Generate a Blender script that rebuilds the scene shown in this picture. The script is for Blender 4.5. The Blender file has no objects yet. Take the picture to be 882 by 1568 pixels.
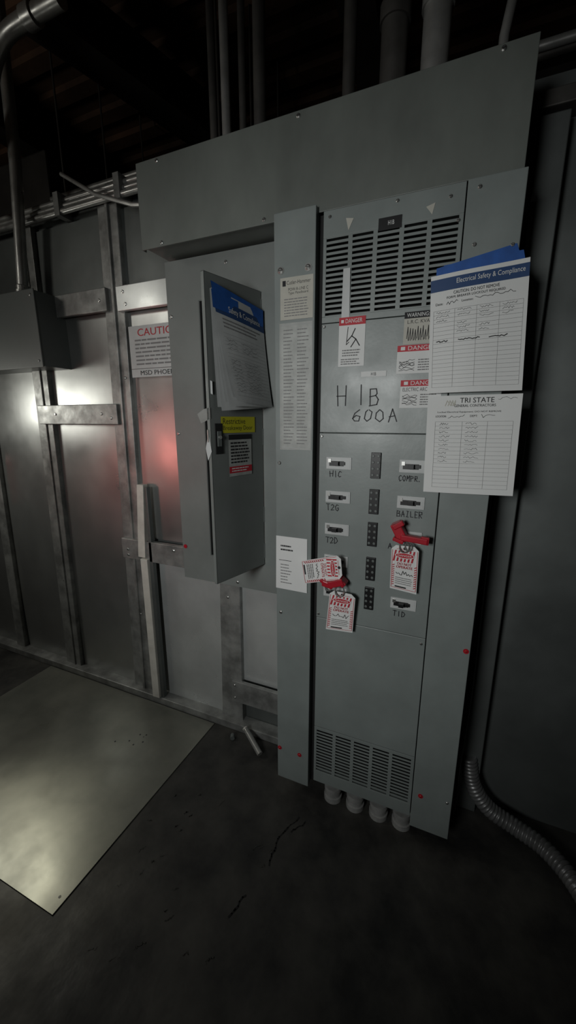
import bpy, math, random
from mathutils import Vector
random.seed(7)
scene=bpy.context.scene
V=Vector
# ------------------------------------------------------------------ materials
def mat(name,col,rough=.5,metal=0,var=.0,scale=6,bump=0,bscale=40,rvar=0,col2=None,spec=.5,aniso=None):
    m=bpy.data.materials.new(name);m.use_nodes=True;nt=m.node_tree;b=nt.nodes['Principled BSDF']
    b.inputs['Base Color'].default_value=(*col,1);b.inputs['Roughness'].default_value=rough
    b.inputs['Metallic'].default_value=metal
    b.inputs['Specular IOR Level'].default_value=spec
    tc=nt.nodes.new('ShaderNodeTexCoord');mp=nt.nodes.new('ShaderNodeMapping')
    nt.links.new(tc.outputs['Object'],mp.inputs[0])
    if aniso: mp.inputs['Scale'].default_value=aniso
    if var or col2:
        n=nt.nodes.new('ShaderNodeTexNoise');n.inputs['Scale'].default_value=scale;n.inputs['Detail'].default_value=8;n.inputs['Roughness'].default_value=.6
        nt.links.new(mp.outputs[0],n.inputs['Vector'])
        r=nt.nodes.new('ShaderNodeValToRGB')
        c2=col2 if col2 else tuple(c*(1+var) for c in col)
        c1=col if col2 else tuple(c*(1-var) for c in col)
        r.color_ramp.elements[0].position=.35;r.color_ramp.elements[1].position=.65
        r.color_ramp.elements[0].color=(*c1,1);r.color_ramp.elements[1].color=(*c2,1)
        nt.links.new(n.outputs[0],r.inputs[0]);nt.links.new(r.outputs[0],b.inputs['Base Color'])
    if rvar:
        n=nt.nodes.new('ShaderNodeTexNoise');n.inputs['Scale'].default_value=scale*1.7;n.inputs['Detail'].default_value=5
        nt.links.new(mp.outputs[0],n.inputs['Vector'])
        mr=nt.nodes.new('ShaderNodeMapRange');mr.inputs['From Min'].default_value=.3;mr.inputs['From Max'].default_value=.7
        mr.inputs['To Min'].default_value=max(0,rough-rvar);mr.inputs['To Max'].default_value=rough+rvar
        nt.links.new(n.outputs[0],mr.inputs[0]);nt.links.new(mr.outputs[0],b.inputs['Roughness'])
    if bump:
        n=nt.nodes.new('ShaderNodeTexNoise');n.inputs['Scale'].default_value=bscale;n.inputs['Detail'].default_value=4
        nt.links.new(mp.outputs[0],n.inputs['Vector'])
        bp=nt.nodes.new('ShaderNodeBump');bp.inputs['Strength'].default_value=bump;bp.inputs['Distance'].default_value=.01
        nt.links.new(n.outputs[0],bp.inputs['Height']);nt.links.new(bp.outputs[0],b.inputs['Normal'])
    return m
GRAY=mat('panel_gray_paint',(.228,.256,.248),.38,0,.09,5,.02,90,.07)
GRAY2=mat('cover_gray_paint',(.195,.212,.203),.42,0,.09,4,.02,90,.06)
GUT=mat('gutter_gray_paint',(.170,.186,.170),.40,0,.22,2.5,.03,60,.1,aniso=(1,1,.5))
BOXG=mat('box_gray_paint',(.13,.145,.14),.45,0,.06,4)
GALV=mat('galvanized_sheet',(.46,.47,.46),.33,.8,.10,2.5,.05,5,.07)
GALV_LIT=mat('galvanized_sheet_lit',(.60,.62,.61),.32,.45,.12,3,.04,5,.07)  # same sheet metal, paler and less metallic: reflected brightness put into the colour
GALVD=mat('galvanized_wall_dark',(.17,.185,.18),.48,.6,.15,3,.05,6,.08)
STUD=mat('galvanized_stud',(.30,.305,.295),.42,.45,.34,11,.06,50,.1)
COND=mat('emt_conduit',(.50,.50,.48),.34,.6,.15,12,0,1,.1)
FITT=mat('conduit_fitting_gray',(.36,.36,.35),.45,.2,.2,20)
FLEX=mat('flexible_conduit_steel',(.20,.20,.20),.38,.4,.2,20)
CONDD=mat('conduit_dark',(.10,.095,.088),.55,.5,.2,12)  # darker, rougher conduit gray
FLOOR=mat('dark_mastic_floor',(.014,.014,.014),.62,0,0,4.5,.6,9,.12,col2=(.066,.063,.056))
PLATE=mat('floor_plate_paint',(.15,.155,.135),.36,.35,0,2.5,.06,4,.1,col2=(.25,.25,.215))
BLACK=mat('black_plastic',(.008,.008,.009),.4)
DARK=mat('dark_void',(.012,.012,.012),.8)
INK=mat('ink_black',(.012,.012,.014),.7)
PENC=mat('marker_ink',(.012,.012,.016),.6)
GRINK=mat('print_gray',(.22,.22,.22),.8)
PAPER=mat('paper_white',(.76,.77,.76),.75,0,.02,8)
PAPER2=mat('paper_sleeve',(.54,.555,.55),.45,0,.08,10)
TAPE=mat('clear_tape',(.24,.25,.24),.3,0,.1,20)
BEIGE=mat('label_beige',(.50,.49,.43),.6,0,.05,30)
FOILW=mat('directory_card',(.40,.415,.395),.45,0,.16,22)
EDGE=mat('card_frame',(.33,.34,.33),.5,.2,.1,20)
BLUE=mat('painters_tape_blue',(.012,.09,.36),.6,0,.15,30)
BLUE2=mat('header_blue',(.02,.06,.17),.6)
RED=mat('lockout_red_plastic',(.42,.012,.025),.35,0,.08,20)
REDI=mat('print_red',(.50,.02,.035),.6)
YEL=mat('label_yellow',(.55,.52,.02),.55)
STEEL=mat('screw_steel',(.55,.55,.53),.3,.9)
WHITEP=mat('white_strip_paint',(.66,.64,.58),.5,0,.12,12)
DECK=mat('ceiling_deck_redbrown',(.06,.036,.024),.8,0,0,2,.3,20,0,col2=(.19,.10,.058))
BEAMM=mat('dark_beam',(.030,.027,.024),.6,0,.3,8)
CONC=mat('side_wall_concrete',(.12,.12,.115),.8,0,.15,3,.2,20)
REDP=mat('red_cabinet_paint',(.50,.02,.02),.4)
# ------------------------------------------------------------------ builder
class B:
    def __init__(s): s.v=[];s.f=[];s.m=[];s.mats=[]
    def mi(s,m):
        if m not in s.mats:s.mats.append(m)
        return s.mats.index(m)
    def poly(s,pts,m):
        i=len(s.v);s.v+= [tuple(p) for p in pts];s.f.append(list(range(i,i+len(pts))));s.m.append(s.mi(m))
    def hexa(s,p,m): # p: 8 pts bottom4 (ccw) top4
        i=len(s.v);s.v+=[tuple(q) for q in p];k=s.mi(m)
        for f in [(3,2,1,0),(4,5,6,7),(0,1,5,4),(1,2,6,5),(2,3,7,6),(3,0,4,7)]:
            s.f.append([i+a for a in f]);s.m.append(k)
    def box(s,x0,x1,y0,y1,z0,z1,m):
        s.hexa([(x0,y0,z0),(x1,y0,z0),(x1,y1,z0),(x0,y1,z0),(x0,y0,z1),(x1,y0,z1),(x1,y1,z1),(x0,y1,z1)],m)
    def slant(s,xb0,xb1,xt0,xt1,y0,y1,z0,z1,m):
        s.hexa([(xb0,y0,z0),(xb1,y0,z0),(xb1,y1,z0),(xb0,y1,z0),(xt0,y0,z1),(xt1,y0,z1),(xt1,y1,z1),(xt0,y1,z1)],m)
    def tube(s,path,r,m,n=16,cap=True):
        path=[V(p) for p in path];rings=[];k=s.mi(m)
        rr=r if isinstance(r,(list,tuple)) else [r]*len(path)
        up=None
        for i,p in enumerate(path):
            t=(path[min(i+1,len(path)-1)]-path[max(i-1,0)]).normalized()
            if up is None:
                up=V((0,0,1)) if abs(t.z)<.9 else V((1,0,0))
            a=t.cross(up).normalized();b=a.cross(t).normalized();up=b
            st=len(s.v)
            for j in range(n):
                w=2*math.pi*j/n
                s.v.append(tuple(p+a*math.cos(w)*rr[i]+b*math.sin(w)*rr[i]))
            rings.append(st)
        for i in range(len(rings)-1):
            for j in range(n):
                s.f.append([rings[i]+j,rings[i]+(j+1)%n,rings[i+1]+(j+1)%n,rings[i+1]+j]);s.m.append(k)
        if cap:
            s.f.append([rings[0]+j for j in range(n)][::-1]);s.m.append(k)
            s.f.append([rings[-1]+j for j in range(n)]);s.m.append(k)
    def screw(s,x,y,z,r=.006,m=None,slot=True):
        m=m or STEEL
        s.tube([(x,y+.002,z),(x,y-.002,z),(x,y-.0035,z)],[r,r,r*.6],m,14)
        if slot:
            s.box(x-r*.6,x+r*.6,y-.0039,y-.0033,z-.0008,z+.0008,BLACK)
    def done(s,name,parent=None,bevel=0,smooth=False):
        me=bpy.data.meshes.new(name);me.from_pydata(s.v,[],s.f)
        for m in s.mats:me.materials.append(m)
        for p,k in zip(me.polygons,s.m):p.material_index=k
        me.update()
        o=bpy.data.objects.new(name,me);scene.collection.objects.link(o)
        if parent:o.parent=parent
        if bevel:
            bm=o.modifiers.new('bevel','BEVEL');bm.width=bevel;bm.segments=2;bm.limit_method='ANGLE'
        if smooth:
            for p in me.polygons:p.use_smooth=True
            try: me.set_sharp_from_angle(angle=math.radians(40))
            except Exception: pass
        return o
def empty(name,loc=(0,0,0)):
    o=bpy.data.objects.new(name,None);scene.collection.objects.link(o);o.empty_display_size=.1;return o
# text meshes
_tc={}
def textmesh(t):
    if t in _tc:return _tc[t]
    c=bpy.data.curves.new('t','FONT');c.body=t;c.size=1;c.resolution_u=3
    o=bpy.data.objects.new('t',c);scene.collection.objects.link(o)
    dg=bpy.context.evaluated_depsgraph_get();dg.update()
    me=o.evaluated_get(dg).to_mesh()
    vs=[(v.co.x,v.co.y) for v in me.vertices];fs=[list(p.vertices) for p in me.polygons]
    o.evaluated_get(dg).to_mesh_clear();bpy.data.objects.remove(o);bpy.data.curves.remove(c)
    if vs:
        x0=min(v[0] for v in vs);x1=max(v[0] for v in vs);y0=min(v[1] for v in vs);y1=max(v[1] for v in vs)
        vs=[((x-x0)/(x1-x0),(y-y0)/(y1-y0)) for x,y in vs]
    _tc[t]=(vs,fs);return _tc[t]
GL={'H':[[(0,0),(0,1)],[(.6,0),(.6,1.05)],[(0,.5),(.6,.55)]],'I':[[(.3,0),(.3,1)],[(.1,0),(.5,0)],[(.1,1),(.5,1)]],'1':[[(.3,0),(.32,1)]],
'B':[[(0,0),(.02,1),(.4,.95),(.5,.75),(.35,.55),(0,.5)],[(.35,.55),(.6,.35),(.5,.08),(0,0)]],
'6':[[(.5,1),(.15,.7),(0,.3),(.2,0),(.5,.1),(.55,.4),(.3,.5),(.05,.3)]],
'0':[[(.3,1),(.05,.75),(.02,.25),(.25,0),(.5,.2),(.55,.75),(.3,1)]],
'A':[[(0,0),(.3,1),(.6,0)],[(.1,.4),(.55,.42)]],'C':[[(.6,.85),(.35,1),(.08,.75),(.05,.25),(.3,0),(.6,.15)]],
'T':[[(0,1),(.65,1)],[(.32,1),(.3,0)]],'2':[[(.02,.75),(.2,1),(.5,.9),(.5,.6),(.02,0),(.6,.02)]],
'G':[[(.55,.85),(.3,1),(.05,.6),(.1,.15),(.35,0),(.58,.2),(.58,.45),(.35,.45)]],
'D':[[(.05,0),(.05,1),(.4,.9),(.6,.5),(.4,.1),(.05,0)]],'O':[[(.3,1),(.02,.7),(.05,.2),(.3,0),(.57,.25),(.55,.8),(.3,1)]],
'M':[[(0,0),(.05,1),(.3,.4),(.58,1),(.62,0)]],'P':[[(.02,0),(.02,1),(.45,.95),(.5,.6),(.02,.5)]],
'L':[[(.05,1),(.05,0),(.55,0)]],'E':[[(.55,1),(.05,1),(.05,0),(.55,0)],[(.05,.5),(.45,.52)]],
'R':[[(.02,0),(.02,1),(.45,.95),(.5,.6),(.02,.5),(.58,0)]],' ':[], '.':[[(.1,0),(.18,.06)]]}
class Fr:
    """flat (or gently curved) sheet: bilinear corners bl,br,tr,tl with bulge along normal"""
    def __init__(s,bl,br,tr,tl,bulge=None):
        s.c=[V(bl),V(br),V(tr),V(tl)];s.n=(s.c[1]-s.c[0]).cross(s.c[3]-s.c[0]).normalized();s.bulge=bulge
        s.W=(s.c[1]-s.c[0]).length;s.H=(s.c[3]-s.c[0]).length
    def p(s,u,v,o=0):
        a,b,c,d=s.c
        q=a*(1-u)*(1-v)+b*u*(1-v)+c*u*v+d*(1-u)*v
        if s.bulge:o+=s.bulge(u,v)
        return q+s.n*o
    def rect(s,b,u0,v0,u1,v1,m,o=.0004,nu=1,nv=1):
        for i in range(nu):
            for j in range(nv):
                a0=u0+(u1-u0)*i/nu;a1=u0+(u1-u0)*(i+1)/nu;b0=v0+(v1-v0)*j/nv;b1=v0+(v1-v0)*(j+1)/nv
                b.poly([s.p(a0,b0,o),s.p(a1,b0,o),s.p(a1,b1,o),s.p(a0,b1,o)],m)
    def slab(s,b,m,th=.0006,nu=1,nv=1):
        s.rect(b,0,0,1,1,m,th,nu,nv)
        for i in range(nu):
            for j in range(nv):
                a0=i/nu;a1=(i+1)/nu;b0=j/nv;b1=(j+1)/nv
                b.poly([s.p(a0,b1,0),s.p(a1,b1,0),s.p(a1,b0,0),s.p(a0,b0,0)],m)
        s.th=th
    def text(s,b,t,u0,v0,u1,v1,m,o=.0011):
        vs,fs=textmesh(t);i=len(b.v);k=b.mi(m)
        b.v+=[tuple(s.p(u0+(u1-u0)*x,v0+(v1-v0)*y,o)) for x,y in vs]
        for f in fs:b.f.append([i+a for a in f]);b.m.append(k)
    def line(s,b,pts,w,m,o=.0011):
        for (u0,v0),(u1,v1) in zip(pts,pts[1:]):
            dx=(u1-u0)*s.W;dy=(v1-v0)*s.H;L=math.hypot(dx,dy)
            if L<1e-6:continue
            ex=dx/L*w*.4/s.W;ey=dy/L*w*.4/s.H
            nx=-dy/L*w/2/s.W;ny=dx/L*w/2/s.H
            u0_,v0_,u1_,v1_=u0-ex,v0-ey,u1+ex,v1+ey
            b.poly([s.p(u0_-nx,v0_-ny,o),s.p(u1_-nx,v1_-ny,o),s.p(u1_+nx,v1_+ny,o),s.p(u0_+nx,v0_+ny,o)],m)
    def scrib(s,b,u0,v0,u1,v1,m,w=.0008,n=10,o=.0012):
        pts=[(u0+(u1-u0)*i/n,v0+(v1-v0)*random.random()) for i in range(n+1)]
        s.line(b,pts,w,m,o)
    def hand(s,b,t,u0,v0,hu,hv,m,w,o=.0012,gap=.25,j=0.06):
        x=u0
        for ch in t:
            for st in GL.get(ch,[]):
                s.line(b,[(x+(a+random.uniform(-j,j))*hu,v0+(c+random.uniform(-j,j))*hv) for a,c in st],w,m,o)
            x+=(.6+gap)*hu
    def lines(s,b,u0,u1,v0,v1,n,m,frac=.45,jit=.25,o=.0011):
        for i in range(n):
            y=v0+(v1-v0)*(i+.5)/n;h=(v1-v0)/n*frac/2
            x=u0;e=u1-random.random()*jit*(u1-u0)
            while x<e:
                L=random.uniform(.04,.14)*(u1-u0)*1.5
                s.rect(b,x,y-h,min(x+L,e),y+h,m,o);x+=L+.02*(u1-u0)
def XZ(x0,z0,x1,z1,y):return Fr((x0,y,z0),(x1,y,z0),(x1,y,z1),(x0,y,z1))
# ------------------------------------------------------------------ room shell
b=B();b.box(-4.6,2.2,-3.4,2.3,-.1,0,FLOOR);b.done('floor')
b=B();b.box(-4.6,2.2,.26,.34,0,2.42,GALVD);b.done('wall_back')
b=B();b.box(-4.7,-4.6,-3.4,2.3,0,3.3,CONC);b.done('wall_left')
b=B();b.box(2.2,2.3,-3.4,2.3,0,3.3,CONC);b.done('wall_right')
b=B();b.box(-4.6,2.2,-3.5,-3.4,0,3.3,CONC);b.done('wall_front')
b=B();b.box(-4.6,2.2,2.3,2.4,0,3.3,DECK);b.done('wall_rear_bay')
b=B();b.box(-4.6,2.2,-3.4,2.3,3.3,3.4,DECK)
for i in range(28):
    y=-3.3+i*.2;b.box(-4.6,2.2,y,y+.08,3.27,3.3,DECK)
b.done('ceiling')
# floor seam
FSC=mat('floor_joint_sealant',(.008,.008,.008),.8)
FSL=mat('floor_dust_marks',(.060,.058,.052),.85,0,.2,30)
def streak(b,pts,w,m,z=.0012):
    q=[]
    for (x0,y0),(x1,y1) in zip(pts,pts[1:]):
        for i in range(8):
            t=i/8;q.append((x0+(x1-x0)*t+random.uniform(-.004,.004),y0+(y1-y0)*t+random.uniform(-.004,.004)))
    for (x0,y0),(x1,y1) in zip(q,q[1:]):
        d=V((x1-x0,y1-y0,0)).normalized();n=V((-d.y,d.x,0))*w*random.uniform(.3,1.2)/2
        a=V((x0,y0,z))-d*w*.3;c=V((x1,y1,z))+d*w*.3
        b.poly([a-n,c-n,c+n,a+n],m)
b=B()
streak(b,[(-.43,-.09),(-.475,-.20),(-.465,-.30)],.007,FSC)
streak(b,[(-.50,-.40),(-.52,-.48)],.006,FSC)
streak(b,[(-.40,-.10),(-.44,-.16)],.005,FSC)
for k in range(26):
    x=random.uniform(-1.0,-.45);y=random.uniform(-.75,-.15);L=random.uniform(.01,.05);a=random.uniform(.6,1.3)
    streak(b,[(x,y),(x+L*math.cos(a),y+L*math.sin(a))],random.uniform(.001,.003),FSL,.001)
b.done('floor_joint')
# ------------------------------------------------------------------ wall framing
fe=empty('steel_wall_framing')
b=B()
b.slant(-2.12,-2.0,-2.04,-1.93,.225,.26,.035,2.40,STUD)
b.slant(-1.565,-1.435,-1.50,-1.39,.225,.26,.035,2.40,STUD)
b.slant(-2.60,-2.52,-2.50,-2.43,.225,.26,.035,2.40,STUD)
b.slant(-.98,-.86,-.962,-.855,.225,.26,.035,.83,STUD)
b.slant(-1.50,-1.485,-1.45,-1.435,.215,.226,.035,2.40,STUD)
b.slant(-2.05,-2.04,-1.985,-1.975,.218,.226,.035,2.40,STUD)
b.done('studs',fe,.003)
b=B()
b.box(-2.03,-1.48,.205,.226,1.49,1.585,STUD)
b.box(-1.98,-1.48,.205,.226,1.985,2.08,STUD)
b.box(-1.42,-1.06,.205,.226,1.975,2.075,GALV_LIT)
b.box(-1.53,-1.05,.200,.226,.82,.925,STUD)
b.box(-.91,-.56,.215,.235,.145,.262,STUD)
b.box(-.57,-.553,.215,.235,.145,.8,STUD)
b.done('rails',fe,.003)
b=B();b.box(-4.5,-.56,.19,.26,0.0,.04,STUD);b.done('floor_track',fe,.004)
b=B()
for x,z in [(-1.58,1.54),(-1.52,1.52),(-1.90,1.54),(-1.52,2.03),(-1.38,2.05),(-1.37,2.0),(-1.49,.87),(-1.49,.84),(-1.2,.9)]:b.screw(x,.20 if z<.95 else .205,z,.007)
for x,z in [(-1.47,.5),(-1.43,1.7),(-2.01,1.3),(-2.04,.6),(-1.48,1.2),(-.92,.7)]:b.screw(x,.224,z,.006)
for x,z in [(-.895,.24),(-.895,.17)]:b.screw(x,.215,z,.006)
b.done('bolts',fe)
se=empty('galvanized_wall_sheets')
def sheet(n,x0,z0,x1,z1,y,m,bow=.004,tilt=(0,0)):
    f=Fr((x0,y+tilt[0],z0),(x1,y+tilt[1],z0),(x1,y+tilt[1],z1),(x0,y+tilt[0],z1),lambda u,v:bow*math.sin(math.pi*u)*math.sin(math.pi*v))
    b=B();f.slab(b,m,.001,10,10);o=b.done(n,se,0,True)
sheet('sheet_1',-2.50,.04,-2.06,2.05,.250,GALV,.004)
sheet('sheet_2',-1.99,.04,-1.50,1.52,.250,GALV,.006)
sheet('sheet_3',-1.97,1.55,-1.48,2.02,.250,GALV,-.003,(0,.002))
sheet('sheet_4',-1.42,.93,-1.04,1.98,.248,GALV,.003)
sheet('sheet_5',-1.335,.04,-.97,.84,.246,GALV_LIT,.003,(0,.002))
sheet('sheet_6',-.86,.26,-.57,.83,.250,GALV_LIT,.003)
sheet('sheet_7',-4.4,.04,-2.58,2.4,.250,GALV,.004)
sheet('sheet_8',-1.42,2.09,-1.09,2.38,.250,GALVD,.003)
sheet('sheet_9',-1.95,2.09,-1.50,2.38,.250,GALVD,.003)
b=B()
b.slant(-1.422,-1.377,-1.390,-1.350,.195,.224,.84,1.21,WHITEP)
b.slant(-1.400,-1.355,-1.400,-1.357,.185,.222,.04,.835,WHITEP)
b.slant(-1.372,-1.335,-1.347,-1.335,.20,.224,.04,1.2,GALVD)
b.done('white_channel_strip',fe,.002)
# right-hand wall
b=B()
b.box(.13,.20,.20,.26,0.0,2.3,GALVD);b.box(.11,2.2,.19,.26,2.31,2.35,CONDD)
b.box(.56,2.1,.235,.26,0.02,2.3,GALVD)
b.done('trim_1',None,.003)
# caution sign
b=B();f=XZ(-1.39,1.70,-1.07,1.915,.232);f.slab(b,PAPER2,.002)
f.text(b,'CAUTION!',.16,.80,.93,.94,REDI,.003)
f.lines(b,.10,.94,.22,.76,7,GRINK,.4,.15,.003);f.text(b,'MSD PHOENIX',.16,.04,.87,.13,INK,.003)
f.rect(b,.0,.16,1,.175,GRINK,.003)
b.done('caution_sign')
# ------------------------------------------------------------------ wireway gutter
g=empty('electrical_gutter_box')
b=B();b.box(-1.07,.08,.014,.2585,2.10,2.348,GUT);b.done('trough',g,.002)
b=B();b.box(-1.082,.092,.008,.014,2.094,2.354,GUT)
b.box(-1.082,-1.079,.008,.03,2.094,2.354,GUT);b.done('front_cover',g,.0015)
b=B()
for x,z in [(-.992,2.343),(-.489,2.341),(-.993,2.105),(.02,2.343),(-.6,2.106)]:b.screw(x,.008,z,.006)
b.done('cover_screws',g)
# ------------------------------------------------------------------ main panelboard
P=empty('electrical_panelboard')
b=B()
b.box(-.548,.092,.03,.2585,.065,2.093,GRAY2)
b.done('enclosure_body',P,.002)
b=B()
b.box(-.558,-.425,-.012,.03,.068,2.106,GRAY);b.done('trim_column',P,.002)
b=B()
b.box(-.030,.100,-.002,.03,.058,2.092,GRAY);b.done('side_trim_cover',P,.002)
b=B();b.box(-.425,-.405,.02,.03,.075,2.09,DARK);b.done('groove',P)
b=B()
X0,X1=-.406,-.033
b.box(X0,X1,0,.03,2.022,2.090,GRAY)
b.box(X0,X1,0,.03,1.795,1.812,GRAY)
b.box(X0,-.396,0,.03,1.812,2.022,GRAY);b.box(-.044,X1,0,.03,1.812,2.022,GRAY)
b.done('vent_cover_frame',P,.001)
def louver(n,x0,x1,z0,z1,rows,cols,dep,bar):
    b=B();b.box(x0,x1,.024,.029,z0,z1,DARK)
    ph=(z1-z0)/rows
    for i in range(rows+1):
        z=z0+i*ph
        zz0=max(z0,z-ph*bar);zz1=min(z1,z+ph*bar)
        b.box(x0,x1,.0008,dep,zz0,zz1,GRAY)
    pw=(x1-x0)/cols
    for i in range(1,cols):
        x=x0+i*pw;b.box(x-.006,x+.006,.0005,dep+.0005,z0,z1,GRAY)
    b.done(n,P)
louver('top_louver',-.396,-.044,1.812,2.022,15,5,.004,.24)
louver('bottom_louver',-.396,-.044,.150,.345,14,5,.0022,.24)
b=B();b.box(X0,X1,0,.03,1.472,1.793,GRAY);b.done('upper_blank_cover',P,.0015)
b=B();b.box(X0,X1,-.001,.03,.822,1.470,GRAY);b.done('breaker_cover',P,.0015)
b=B();b.box(X0,X1,0,.03,.358,.820,GRAY);b.done('lower_blank_cover',P,.0015)
b=B();b.box(X0,X1,0,.03,.345,.356,GRAY);b.box(X0,X1,0,.03,.098,.150,GRAY)
b.box(X0,-.396,0,.03,.15,.345,GRAY);b.box(-.044,X1,0,.03,.15,.345,GRAY);b.done('bottom_vent_frame',P,.001)
b=B()
for x,z in [(-.536,1.951),(-.447,1.949)]:
    b.tube([(x,-.012,z),(x,-.014,z)],.011,STEEL,18);b.screw(x,-.014,z,.008)
for x,z in [(-.543,1.370),(-.541,.817)]:b.screw(x,-.012,z,.006)
for x,z in [(-.387,2.073),(-.068,2.063),(-.045,2.006),(-.398,1.785),(-.05,1.785),(-.398,1.46),(-.398,.835),(-.045,.80),(-.2,2.078)]:b.screw(x,0,z,.0045)
for x,z in [(-.002,1.944),(.085,.215),(-.002,2.07),(.085,1.93)]:b.screw(x,-.002,z,.005)
for x,z,y in [(.088,.808,-.002),(-.462,.209,-.012),(-.002,.205,-.002),(-.548,.212,-.012)]:
    b.tube([(x,y,z),(x,y-.002,z)],.0085,RED,14);b.screw(x,y-.001,z,.0045,REDP)
b.done('cover_screws',P)
# breakers
b=B()
rows=[1.376,1.266,1.156,1.045,.930]
for c,(x0,x1) in enumerate([(-.380,-.298),(-.150,-.070)]):
    for i,z in enumerate(rows):
        b.box(x0,x1,-.004,-.001,z-.019,z+.019,PAPER2)
        b.box(x0+.006,x1-.004,-.0046,-.004,z-.016,z+.016,PAPER2)
        b.box(x0+.010,x1-.024,-.006,-.0045,z-.009,z+.007,BLACK)
        xm=(x0+x1)/2-.005+(.006 if i%2 else 0)
        b.box(xm-.008,xm+.008,-.022,-.005,z-.006,z+.006,BLACK)
        b.box(xm+.008,xm+.026,-.010,-.005,z-.005,z+.005,BLACK)
        b.box(x0+.006,x0+.016,-.0065,-.0045,z+.002,z+.014,STEEL)
b.done('breaker_handles',P,.001)
b=B()
for z in [1.374,1.260,1.153,1.035,.930]:
    b.box(-.236,-.206,-.008,-.001,z-.040,z+.040,BLACK)
    for k in range(4):
        for xx in (-.229,-.213):
            b.tube([(xx,-.008,z-.029+k*.0195),(xx,-.0105,z-.029+k*.0195)],.0045,BOXG,10)
b.done('bus_covers',P,.001)
# labels on panel front
b=B();F0=XZ(0,0,1,1,-.0005)
f=XZ(-.248,2.014,-.186,2.044,-.0005);f.slab(b,BLACK,.001);f.text(b,'H1B',.42,.35,.68,.7,PAPER,.0015)
b.poly([(-.340,-.001,2.062),(-.332,-.001,2.03),(-.318,-.001,2.058)],BEIGE)
b.poly([(-.126,-.001,2.050),(-.110,-.001,2.030),(-.104,-.001,2.056)],BEIGE)
f=XZ(-.279,1.636,-.205,1.651,-.0005);f.slab(b,PAPER,.001);f.text(b,'H1B',.4,.2,.6,.8,INK,.0015)
f=Fr((-.345,-.0005,1.803),(-.321,-.0005,1.805),(-.322,-.004,1.934),(-.342,-.004,1.934));f.slab(b,PAPER2,.001)
def danger(fr,head,n=5,sym=True):
    fr.slab(b,PAPER,.001);fr.rect(b,0,head,1,1,REDI,.0014);fr.text(b,'DANGER',.25,head+.04,.88,.965,PAPER,.0018)
    fr.rect(b,.08,head+.05,.18,.95,PAPER,.0018)
f=XZ(-.351,1.668,-.272,1.805,-.0005);danger(f,.84)
f.line(b,[(.62,.76),(.5,.62),(.66,.55),(.48,.40)],.003,INK);f.line(b,[(.5,.62),(.33,.52)],.003,INK);f.line(b,[(.66,.55),(.8,.42)],.003,INK);f.line(b,[(.35,.8),(.3,.45),(.4,.5)],.002,INK)
f.lines(b,.15,.85,.2,.36,3,GRINK);f.lines(b,.1,.9,.03,.17,3,GRINK)
f=XZ(-.163,1.718,-.05,1.802,-.0005);f.slab(b,BEIGE,.001);f.rect(b,0,.80,1,1,INK,.0014);f.text(b,'WARNING: LABEL',.06,.84,.9,.96,PAPER,.0018)
f.text(b,'L.R.C. KVA/C.B.C',.08,.64,.9,.75,INK)
for k in range(14):f.line(b,[(.08+k*.06,.12+.1*random.random()),(.10+k*.06,.4+.15*random.random()),(.12+k*.06,.12)],.0018,INK)
f=XZ(-.177,1.640,-.06,1.716,-.0005);danger(f,.78);f.rect(b,.04,.55,.98,.75,PAPER,.0013);f.text(b,'ELECTRIC ARC FLASH',.06,.60,.94,.73,INK)
f.lines(b,.5,.95,.08,.52,5,GRINK)
for k in range(7):f.scrib(b,.06,.1+.05*k,.42,.2+.05*k,INK,.0012,6)
f=XZ(-.162,1.545,-.05,1.622,-.0005);danger(f,.78);f.text(b,'ELECTRIC ARC FLASH',.06,.60,.94,.73,INK)
f.lines(b,.5,.95,.08,.52,5,GRINK)
for k in range(7):f.scrib(b,.06,.1+.05*k,.42,.2+.05*k,INK,.0012,6)
# column cards
f=XZ(-.537,1.812,-.430,1.930,-.0125);f.slab(b,BEIGE,.001)
f.rect(b,.07,.80,.17,.93,INK,.0013);f.text(b,'Cutler-Hammer',.2,.83,.92,.92,INK);f.text(b,'POW-R-LINE C',.25,.68,.85,.75,INK);f.text(b,'Type: Panelboard',.25,.58,.85,.66,INK)
f.lines(b,.12,.88,.06,.52,7,GRINK,.35,.1);f.rect(b,0,.0,1,.02,GRINK)
f=XZ(-.540,1.415,-.430,1.803,-.0125);f.slab(b,FOILW,.001)
f.lines(b,.12,.46,.04,.96,34,GRINK,.28,.4);f.lines(b,.54,.9,.04,.96,34,GRINK,.28,.4)
for u in(.03,.97):f.rect(b,u-.008,.01,u+.008,.99,EDGE,.0013)
for v in(.01,.985):f.rect(b,.03,v-.004,.97,v+.004,EDGE,.0013)
f=Fr((-.559,-.0125,.913),(-.438,-.0145,.913),(-.440,-.0125,1.112),(-.557,-.0125,1.112));f.slab(b,PAPER,.001)
f.lines(b,.15,.55,.72,.86,2,INK,.4,.3);f.lines(b,.15,.6,.1,.5,7,GRINK,.3,.5);f.rect(b,.1,.55,.5,.56,INK,.0013)
b.done('labels_and_cards',P)
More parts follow.
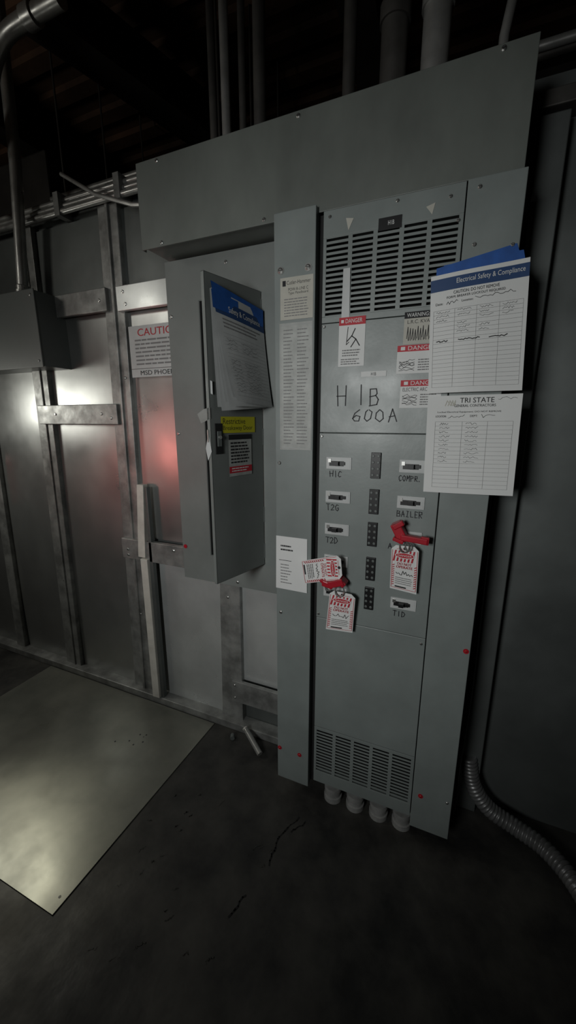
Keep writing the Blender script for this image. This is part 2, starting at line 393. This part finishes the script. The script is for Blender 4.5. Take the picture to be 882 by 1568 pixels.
# handwriting
b=B()
def hw(t,x,z,h,w=.0024,wd=.9,gap=.25):F0.hand(b,t,x,z,h*wd,h,PENC,w,.0015,gap)
hw('H',-.350,1.553,.058,.0028,.70);hw('1',-.286,1.553,.060,.0028,.5);hw('B',-.249,1.554,.048,.0028,.85)
hw('600A',-.300,1.506,.036,.0026,1.1,.3)
hw('H1C',-.368,1.332,.018);hw('T2G',-.377,1.220,.020);hw('T2D',-.377,1.106,.020)
hw('COMPR.',-.150,1.331,.016,.0022,wd=.85);hw('BAILER',-.148,1.220,.018,.0022,wd=.85);hw('A',-.168,1.112,.017);hw('T1D',-.140,.884,.018)
b.done('marker_writing',P)
b=B()
for x in(-.335,-.243,-.150,-.062):
    b.tube([(x,.045,0),(x,.045,.02),(x,.045,.022),(x,.045,.045),(x,.045,.047),(x,.045,.066)],[.036,.036,.031,.031,.035,.035],FITT,20)
o=b.done('conduit_stubs',P,0,True)
# ------------------------------------------------------------------ door panel (second board)
D=empty('breaker_panel_with_open_door')
b=B()
x0,x1,z0,z1=-1.075,-.566,.820,2.090;ox0,ox1,oz0,oz1=-.925,-.668,.948,1.940
y0,y1=.117,.121
b.box(x0,ox0,y0,y1,z0,z1,GRAY2);b.box(ox1,x1,y0,y1,z0,z1,GRAY2);b.box(ox0,ox1,y0,y1,z0,oz0,GRAY2);b.box(ox0,ox1,y0,y1,oz1,z1,GRAY2)
b.done('front_trim',D)
b=B()
b.box(x0+.02,x0+.024,y1,.2585,z0+.02,z1-.005,GRAY2);b.box(x1-.004,x1,y1,.2585,z0+.02,z1-.005,GRAY2)
b.box(x0+.02,x1,y1,.2585,z0+.02,z0+.024,GRAY2);b.box(x0+.02,x1,y1,.2585,z1-.01,z1-.005,GRAY2)
b.box(x0+.02,x1,.2545,.2585,z0+.02,z1-.005,DARK)
b.done('enclosure_body',D)
b=B();b.box(ox0+.030,ox1-.005,.150,.153,oz0,oz1,GRAY2)
b.box(ox0+.055,ox1-.05,.140,.150,oz0+.06,oz1-.1,BLACK)
for k in range(16):b.box(ox0+.07,ox1-.06,.128,.140,oz0+.12+k*.047,oz0+.155+k*.047,BLACK)
b.done('dead_front_with_breakers',D)
b=B();b.box(ox0-.003,ox0+.002,.112,.122,oz0-.004,oz1+.004,BOXG);b.box(ox0,ox1,.111,.122,oz1,oz1+.004,BOXG);b.box(ox0,ox1,.111,.122,oz0-.004,oz0,BOXG)
b.box(ox0+.001,ox0+.004,.118,.150,oz0,oz1,DARK)
b.done('opening_lip',D)
Hn=V((-.668,.114,0));Fe=V((-.735,-.130,0));d=(Fe-Hn).normalized();n=V((-d.y,d.x,0));
if n.x<0:n=-n
wd=(Fe-Hn).length;dz0,dz1=.942,1.944
def dp(s,z,o=0):
    q=Hn+d*(s*wd)+n*o;return V((q.x,q.y,z))
def dbox(b,s0,s1,z0,z1,o0,o1,m):
    b.hexa([dp(s0,z0,o0),dp(s1,z0,o0),dp(s1,z0,o1),dp(s0,z0,o1),dp(s0,z1,o0),dp(s1,z1,o0),dp(s1,z1,o1),dp(s0,z1,o1)],m)
b=B();dbox(b,0,1,dz0,dz1,-.002,0,GRAY2)
dbox(b,.985,1,dz0,dz1,-.014,0,GRAY2);dbox(b,0,1,dz0,dz0+.003,-.014,0,GRAY2);dbox(b,0,1,dz1-.003,dz1,-.014,0,GRAY2)
b.done('door_leaf',D,.001)
b=B()
for z in(1.0,1.15,1.45,1.75,1.89):b.tube([dp(0,z-.03,-.004),dp(0,z+.03,-.004)],.005,GRAY2,10)
b.done('hinges',D)
b=B();dbox(b,.80,.93,1.40,1.50,0,.003,BLACK);dbox(b,.83,.90,1.425,1.475,.003,.006,BOXG)
q=dp(.865,1.455,.006);b.tube([q,q+n*.004],.007,STEEL,14)
dbox(b,1.0,1.02,1.44,1.48,-.012,-.006,STEEL)
b.done('door_latch',D,.001)
b=B()
f=Fr(dp(.82,1.468,.001),dp(.18,1.468,.001),dp(.18,1.522,.001),dp(.82,1.522,.001));f.slab(b,YEL,.001);f.text(b,'Restrictive',.05,.55,.7,.9,INK);f.text(b,'Breakaway Door',.05,.1,.92,.45,INK)
f=Fr(dp(.70,1.318,.001),dp(.26,1.318,.001),dp(.26,1.462,.001),dp(.70,1.462,.001));f.slab(b,FOILW,.001);f.rect(b,0,.88,1,1,INK,.0014);f.lines(b,.08,.92,.3,.84,7,INK,.5,.2);f.rect(b,0,.08,1,.24,REDI,.0014);f.lines(b,.1,.9,.1,.22,2,PAPER,.4,.2,.002)
b.done('door_labels',D)
b=B()
for x,z in [(-.806,2.055),(-1.059,1.90),(-1.060,1.456),(-.80,.84),(-.60,2.05)]:b.screw(x,y0,z,.0065)
b.tube([(-1.060,y0,.967),(-1.060,y0-.003,.967)],.009,RED,14)
b.done('cover_screws',D)
b=B()
f=Fr(dp(1.0,1.60,-.01),dp(.95,1.59,.004),dp(.95,1.63,.004),dp(1.0,1.64,-.01));f.slab(b,PAPER2)
b.poly([dp(1.0,1.41,.002),dp(1.02,1.38,-.012),dp(1.03,1.42,-.018),dp(1.01,1.47,-.008)],PAPER2)
b.poly([dp(1.0,1.515,.002),dp(1.0,1.50,-.045),dp(1.0,1.53,-.062),dp(1.0,1.545,-.03),dp(1.0,1.55,.002)],TAPE)
b.done('tape_scraps',D)
# paper stack on door
b=B()
for k in range(6):
    o=.002+k*.0016
    f=Fr(dp(.72+.035*(5-k),1.552+.008*k-.02*(k%2),o),dp(-.06+.01*k,1.556,o+.012),dp(.02,1.868,o),dp(.92,1.900,o),lambda u,v,k=k:(.008+.008*k)*(1-v)**1.6*(1-.5*u)+.004*math.sin(3*u))
    f.slab(b,PAPER2,.0005,8,8)
f.rect(b,.0,.80,1,.93,BLUE2,.0012,6,2);f.text(b,'Safety & Compliance',.25,.83,.9,.90,PAPER,.002)
f.lines(b,.1,.9,.68,.78,3,GRINK,.4,.2,.0015)
for r in range(17):
    v=.06+r*.036
    f.line(b,[(.06+.09*i,v) for i in range(11)],.0005,GRINK,.0014)
for r in range(14):
    if random.random()<.8:f.scrib(b,.1,.10+r*.036,.3,.125+r*.036,INK,.0006,8,.0016);f.scrib(b,.4,.10+r*.036,.75,.125+r*.036,INK,.0006,12,.0016)
b.done('inspection_papers',D)
b=B();f=Fr(dp(.90,1.858,.0145),dp(.03,1.826,.0145),dp(.02,1.880,.0125),dp(.94,1.918,.0125));f.slab(b,BLUE,.0008,4,2)
f=Fr(dp(.93,1.845,.016),dp(.50,1.835,.016),dp(.50,1.882,.014),dp(.94,1.895,.014));f.slab(b,BLUE,.0008,4,2);b.done('blue_tape',D)
# ------------------------------------------------------------------ papers taped on right side
b=B()
f=Fr((-.084,-.012,1.583),(.144,-.020,1.585),(.126,-.010,1.896),(-.100,-.008,1.880),lambda u,v:.010*(1-v)*math.sin(math.pi*u*.9)+.003*math.sin(5*u))
f.slab(b,PAPER,.0006,12,12)
f.rect(b,0.0,.865,1,.965,BLUE2,.0014,12,2);f.text(b,'Electrical Safety & Compliance',.28,.895,.96,.945,PAPER,.003)
f.text(b,'CAUTION: DO NOT REMOVE',.25,.825,.72,.85,INK,.002);f.text(b,'FORM: BREAKER LOCKOUT REQUIRED',.18,.79,.78,.812,INK,.002)
f.scrib(b,.18,.745,.30,.775,INK,.001,8,.002);f.scrib(b,.48,.76,.88,.79,INK,.001,16,.002);f.text(b,'Date:',.06,.75,.14,.77,INK,.002);f.text(b,'Location:',.34,.752,.46,.77,INK,.002)
for r in range(20):
    v=.05+r*.0345;f.line(b,[(.04+.092*i,v) for i in range(11)],.0005,GRINK,.0016)
for u in(.04,.27,.5,.73,.96):f.line(b,[(u,.05+.0655*i) for i in range(11)],.0005,GRINK,.0016)
for r in (13,14,15,16,17,18):
    v=.055+r*.0345
    for u in(.07,.3,.53,.76):
        if random.random()<.7:f.scrib(b,u,v+.004,u+random.uniform(.09,.15),v+.022,INK,.0006,11,.002)
for r in(11,):
    v=.060+r*.0345
    for a,c in[(.08,.20),(.32,.54),(.64,.82)]:f.scrib(b,a,v,c,v+.012,INK,.002,12,.002)
b.done('breaker_inspection_form')
b=B();f=Fr((-.086,-.0035,1.845),(.120,-.0035,1.865),(.094,-.0035,1.932),(-.088,-.0035,1.900));f.slab(b,BLUE,.001)
f2=Fr((-.072,-.0045,1.855),(.118,-.0045,1.885),(.110,-.0045,1.915),(-.070,-.0045,1.905));f2.slab(b,BLUE,.001)
b.done('blue_painters_tape')
b=B()
f=Fr((-.076,-.010,1.304),(.155,-.022,1.310),(.149,-.008,1.578),(-.084,-.006,1.576),lambda u,v:.004*math.sin(math.pi*u)*(1-v))
f.slab(b,PAPER,.0006,10,10)
for k in range(4):f.line(b,[(.20+.03*k,.90),(.22+.03*k,.95),(.26+.015*k,.90)],.002,BEIGE,.002)
f.text(b,'TRI STATE',.36,.925,.72,.975,INK,.002);f.text(b,'GENERAL CONTRACTORS',.30,.885,.74,.91,INK,.002)
f.text(b,'Locked Electrical Equipment: DO NOT REMOVE',.12,.825,.80,.845,INK,.002);f.text(b,'LOCATION:',.1,.785,.22,.805,INK,.002);f.scrib(b,.24,.775,.42,.81,INK,.0009,9,.002);f.text(b,'DEPT:',.48,.785,.56,.805,INK,.002);f.scrib(b,.6,.775,.74,.81,INK,.0009,7,.002)
f.scrib(b,.76,.94,.95,.975,INK,.0007,9,.002)
for r in range(17):
    v=.06+r*.0425;f.line(b,[(.1+.083*i,v) for i in range(11)],.0006,GRINK,.0016)
for u in(.1,.40,.67,.93):f.line(b,[(u,.06+.068*i) for i in range(11)],.0006,GRINK,.0016)
for r in range(6,16):
    v=.068+r*.0425
    for u,w in((.15,.12),(.44,.16)):f.scrib(b,u,v+.004,u+w*random.uniform(.7,1),v+.024,INK,.0007,9,.002)
b.done('contractor_breaker_log_sheet')
# ------------------------------------------------------------------ lockout tags
def tag(tl,tr,br,bl,hole_u=.5):
    b=B();f=Fr(bl,br,tr,tl,lambda u,v:.003*math.sin(math.pi*v))
    c=.16
    out=[(0,0),(1,0),(1,1-c*.5),(1-c,1),(c,1),(0,1-c*.5)]
    b.poly([f.p(u,v,.0008) for u,v in out],PAPER);b.poly([f.p(u,v,0) for u,v in out][::-1],PAPER)
    for k in range(6):
        u=.06+k*.135
        b.poly([f.p(u,.66,.0014),f.p(u+.06,.66,.0014),f.p(min(u+.14,.95),.90,.0014),f.p(min(u+.08,.93),.90,.0014)],REDI)
    ov=[(.5+.36*math.cos(a*math.pi/12),.795+.065*math.sin(a*math.pi/12)) for a in range(24)]
    b.poly([f.p(u,v,.0019) for u,v in ov],PAPER)
    ov=[(.5+.33*math.cos(a*math.pi/12),.795+.05*math.sin(a*math.pi/12)) for a in range(24)]
    b.poly([f.p(u,v,.0022) for u,v in ov],REDI);f.text(b,'DANGER',.24,.775,.76,.815,PAPER,.0026)
    f.text(b,'DO NOT',.24,.585,.76,.64,REDI,.0018);f.text(b,'OPERATE',.2,.515,.8,.57,REDI,.0018)
    for k in range(10):
        v=.10+k*.05
        for ua,ub in((.06,.13),(.87,.94)):
            b.poly([f.p(ua,v,.0014),f.p(ub,v+.02,.0014),f.p(ub,v+.04,.0014),f.p(ua,v+.02,.0014)],REDI)
    f.scrib(b,.2,.36,.82,.46,INK,.0012,12,.0018);f.lines(b,.18,.82,.14,.32,4,GRINK,.3,.1,.0018)
    for v in(.05,.93):f.line(b,[(.06,v),(.94,v)] if v<.5 else [(.2,v),(.8,v)],.0012,REDI,.0016)
    for u in(.04,.96):f.line(b,[(u,.05),(u,.90)],.0014,REDI,.0016)
    f.rect(b,.18,.07,.6,.10,INK,.0018)
    q=f.p(.5,.945,.0012);b.tube([q,q+f.n*.001],.005,INK,14)
    return b
t=tag((-.153,-.040,1.138),(-.073,-.036,1.138),(-.071,-.024,.980),(-.152,-.028,.990));t.done('lockout_tag')
t=tag((-.347,-.034,.950),(-.259,-.036,.948),(-.267,-.024,.802),(-.362,-.024,.795));t.done('lockout_tag')
t=tag((-.312,-.044,1.083),(-.302,-.048,1.002),(-.444,-.030,.955),(-.458,-.030,1.036));t.done('lockout_tag')
def lock(name,body,shackle):
    e=empty(name)
    b=B()
    for (x0,z0,x1,z1,w,ya,yb) in body:
        a=V((x0,0,z0));c=V((x1,0,z1));dd=(c-a).normalized();nn=V((-dd.z,0,dd.x))*w/2
        P4=[a-nn,c-nn,c+nn,a+nn]
        b.hexa([(p.x,ya,p.z) for p in P4]+[(p.x,yb,p.z) for p in P4],RED)
    b.done('red_body',e,.003)
    b=B()
    for cx,cy,cz,r in shackle:
        b.tube([(cx+r*math.cos(a*math.pi/12),cy+.3*r*math.sin(a*math.pi/12),cz+r*1.2*math.sin(a*math.pi/12)) for a in range(25)],.0022,STEEL,8)
    b.done('shackle',e,0,True)
lock('breaker_lockout_clamp',[(-.148,1.205,-.118,1.150,.030,-.046,-.006),(-.152,1.192,-.122,1.212,.016,-.050,-.030),(-.128,1.166,-.050,1.160,.018,-.052,-.030),(-.070,1.163,-.046,1.161,.024,-.048,-.034),(-.150,1.160,-.118,1.150,.012,-.052,-.02)],[(-.115,-.045,1.137,.014),(-.103,-.042,1.137,.010)])
lock('breaker_lockout_clamp',[(-.350,.972,-.300,.992,.024,-.052,-.020),(-.372,.976,-.335,.968,.020,-.050,-.030),(-.318,.996,-.296,.976,.020,-.048,-.010),(-.380,.985,-.362,.970,.012,-.046,-.032)],[(-.312,-.042,.955,.015),(-.352,-.04,.965,.012)])
# ------------------------------------------------------------------ junction box on left wall + conduits
j=empty('junction_box')
b=B();b.box(-2.36,-1.800,.105,.258,1.757,2.080,BOXG);b.box(-2.365,-1.796,.099,.105,1.752,2.085,BOXG)
b.done('box_body',j,.003)
b=B()
for z in(1.78,2.06):b.screw(-1.82,.099,z,.005)
b.tube([(-1.930,.15,2.08),(-1.930,.15,2.10),(-1.930,.15,2.102),(-1.930,.15,2.12)],[.034,.034,.028,.028],COND,18)
b.done('fittings',j)
def catmull(c,n=24):
    c=[V(p) for p in c];o=[]
    for i in range(len(c)-1):
        p0=c[max(i-1,0)];p1=c[i];p2=c[i+1];p3=c[min(i+2,len(c)-1)]
        for k in range(n):
            t=k/n;o.append(.5*((2*p1)+(p2-p0)*t+(2*p0-5*p1+4*p2-p3)*t*t+(3*p1-p0-3*p2+p3)*t**3))
    o.append(c[-1]);return o
b=B();b.tube([(-1.930,.15,2.125),(-1.90,.15,2.35),(-1.87,.152,2.60),(-1.86,.17,3.26)],.024,COND,16);b.done('electrical_conduit',None,0,True)
b=B();b.tube(catmull([(-2.10,.06,2.45),(-1.93,.06,2.64),(-1.84,.06,2.78),(-1.78,.06,2.87),(-1.69,.06,2.925),(-1.56,.06,2.935),(-1.40,.06,2.935)],8),.028,COND,18)
b.tube([(-1.58,.06,2.9345),(-1.53,.06,2.935)],.036,COND,18);b.tube([(-1.38,.06,2.935),(-1.38,.06,3.27)],.008,CONDD,8);b.done('conduit_elbow',None,0,True)
b=B()
for y,z,r in((.225,2.455,.012),(.215,2.43,.010),(.205,2.405,.012)):
    b.tube([(-4.4,y,z),(-1.10,y,z-.002)] ,r,COND,12)
for x in(-2.6,-1.7,-1.35):b.box(x-.015,x+.015,.19,.258,2.385,2.475,STUD)
b.done('conduit_run',None,0,True)
b=B();b.tube([(-1.60,.15,2.50),(-1.40,.13,2.38),(-1.20,.11,2.30),(-1.085,.11,2.28)],.008,COND,10);b.done('flexible_cable',None,0,True)
for x,y,r,m,top in((-.145,.13,.036,COND,3.27),(-.255,.13,.036,CONDD,3.27),(-.80,.14,.015,COND,3.27),(-.862,.16,.013,CONDD,3.27),(-.748,.16,.012,CONDD,3.27),(-.675,.14,.020,CONDD,3.27),(-.40,.20,.02,CONDD,3.27)):
    b=B();b.tube([(x,y,2.356),(x,y,2.385),(x,y,2.386),(x,y,top)],[r*1.25,r*1.25,r,r],m,20)
    if r>.03:b.tube([(x,y,2.56),(x,y,2.60)],r*1.15,m,20)
    b.done('electrical_conduit',None,0,True)
b=B();b.tube([(.018,.14,2.356),(.02,.14,2.46),(.06,.14,2.72),(.07,.14,3.27)],.012,COND,12);b.done('electrical_conduit',None,0,True)
for y,z,r in((.42,2.60,.014),(.70,2.76,.016),(1.0,2.80,.02)):
    b=B();b.tube([(-2.0,y,z),(2.0,y,z)],r,CONDD if y>.5 else COND,12)
    for x in(-1.9,-1.0,.6,1.8):b.tube([(x,y,z),(x,y,3.27)],.005,CONDD,8)
    b.done('overhead_pipe',None,0,True)
# overhead beams
b=B()
def beam(p0,p1,w,h,m=BEAMM):
    p0,p1=V(p0),V(p1);dd=(p1-p0).normalized();s=dd.cross(V((0,0,1))).normalized()*w/2;u=V((0,0,h))
    for a0,a1,k in((0,.12,1),(.88,1,1),(.12,.88,.12)):
        b.hexa([p0-s*k+u*a0,p0+s*k+u*a0,p1+s*k+u*a0,p1-s*k+u*a0,p0-s*k+u*a1,p0+s*k+u*a1,p1+s*k+u*a1,p1-s*k+u*a1],m)
beam((-1.62,.12,2.98),(-1.28,1.4,2.98),.16,.18)
beam((-2.5,-3.3,3.02),(-2.4,2.2,3.02),.14,.2)
beam((-.35,-3.3,3.02),(-.55,2.2,3.02),.14,.22)
beam((-4.5,1.5,3.04),(2.1,1.5,3.04),.14,.2)
b.done('steel_ceiling_beams')
b=B();b.box(-4.4,-2.05,.45,1.0,2.50,2.85,BEAMM);b.done('ventilation_duct',None,.01)
# ------------------------------------------------------------------ floor things
b=B();b.hexa([(-2.22,-.69,0),(-1.028,-.682,0),(-1.005,.185,0),(-2.22,.185,0),(-2.22,-.69,.004),(-1.028,-.682,.004),(-1.005,.185,.004),(-2.22,.185,.004)],PLATE)
for x,y in((-1.30,-.02),(-1.27,-.01),(-1.32,-.07),(-1.285,-.08),(-1.255,-.05),(-1.38,-.1),(-1.05,-.64)):
    b.tube([(x,y,.004),(x,y,.0046)],.0045,BLACK,10)
b.done('metal_floor_plate',None,.001)
b=B();b.tube([(-.815,.170,.055),(-.700,.100,.014)],.013,COND,16);b.tube([(-.8152,.1702,.0552),(-.812,.168,.054)],.014,WHITEP,16);b.done('pipe_offcut',None,0,True)
b=B();b.tube([(-.875,.15,.012),(-.865,.13,.012)],.011,BOXG,12);b.done('pipe_coupling',None,0,True)
ctrl=[(.155,.20,.25),(.18,.19,.14),(.24,.18,.065),(.33,.165,.036),(.42,.12,.034),(.49,.03,.034),(.53,-.10,.034),(.55,-.30,.034),(.60,-.6,.034)]
pth=catmull(ctrl,60)
rad=[];L=0
for i,p in enumerate(pth):
    if i:L+=(p-pth[i-1]).length
    rad.append(.026+.0045*abs(math.sin(L/.015*math.pi)))
b=B();b.tube(pth,rad,FLEX,18);b.done('flexible_conduit',None,0,True)
b=B()
b.tube(catmull([(.120,.15,1.1),(.124,.15,.6),(.116,.15,.25),(.118,.155,.012)],12),.012,BLACK,10)
b.tube(catmull([(.115,.185,1.3),(.116,.185,.7),(.118,.185,.35),(.118,.185,.012)],12),.010,BLACK,10)
b.done('black_cable',None,0,True)
b=B();b.tube([(-2.66,.165,.98),(-2.66,.165,1.0),(-2.66,.165,1.24),(-2.66,.165,1.28),(-2.66,.165,1.30),(-2.66,.165,1.33)],[.055,.06,.06,.045,.018,.018],REDP,24)
b.box(-2.70,-2.62,.15,.18,1.33,1.345,BLACK);b.box(-2.67,-2.65,.22,.249,1.0,1.25,BLACK)
b.done('fire_extinguisher',None,0,True)
# ------------------------------------------------------------------ lights
def spot(name,loc,tgt,power,angle,blend,rad,col):
    l=bpy.data.lights.new(name,'SPOT');l.energy=power;l.spot_size=math.radians(angle);l.spot_blend=blend;l.shadow_soft_size=rad;l.color=col
    o=bpy.data.objects.new(name,l);scene.collection.objects.link(o);o.location=loc
    o.rotation_euler=(V(tgt)-V(loc)).to_track_quat('-Z','Y').to_euler();return o
def area(name,loc,tgt,power,sx,sy,col,spread=180):
    l=bpy.data.lights.new(name,'AREA');l.shape='RECTANGLE';l.size=sx;l.size_y=sy;l.energy=power;l.color=col;l.spread=math.radians(spread)
    o=bpy.data.objects.new(name,l);scene.collection.objects.link(o);o.location=loc
    o.rotation_euler=(V(tgt)-V(loc)).to_track_quat('-Z','Y').to_euler();return o
spot('work_light',(-.72,-2.4,1.70),(-.50,.1,1.28),92,72,1,.30,(.98,1,.985))
area('side_lamp',(-2.68,-.38,1.62),(-1.1,-.35,.35),4,.30,.30,(1,.99,.90))
spot('floor_lamp_beam',(-2.40,-.12,1.45),(-1.38,-.60,0),28,28,1,.10,(1,.96,.76))
area('red_glow_fill',(-2.75,-1.72,1.22),(-1.25,.26,1.40),.22,.36,.34,(1,.30,.26),50)  # added red light for the pink reflection on sheet_4, no known fixture
l=bpy.data.lights.new('upper_fill','POINT');l.energy=7;l.shadow_soft_size=.15;l.color=(1,.97,.88)  # added unseen light: lifts ceiling and conduits, puts highlights on sheet and rail
o=bpy.data.objects.new('upper_fill',l);scene.collection.objects.link(o);o.location=(-2.5,-1.25,2.42)
w=bpy.data.worlds.new('w');scene.world=w;w.use_nodes=True
w.node_tree.nodes['Background'].inputs[0].default_value=(.5,.55,.6,1);w.node_tree.nodes['Background'].inputs[1].default_value=.02
# ------------------------------------------------------------------ camera
cam=bpy.data.cameras.new('camera');cam.sensor_fit='VERTICAL';cam.sensor_height=36;cam.lens=594/1568*36;cam.clip_start=.02
co=bpy.data.objects.new('camera',cam);scene.collection.objects.link(co)
co.location=(0,-1.2125,1.51);co.rotation_euler=(math.radians(90-13.3),0,math.radians(23.1))
scene.camera=co
scene.view_settings.view_transform='Standard'
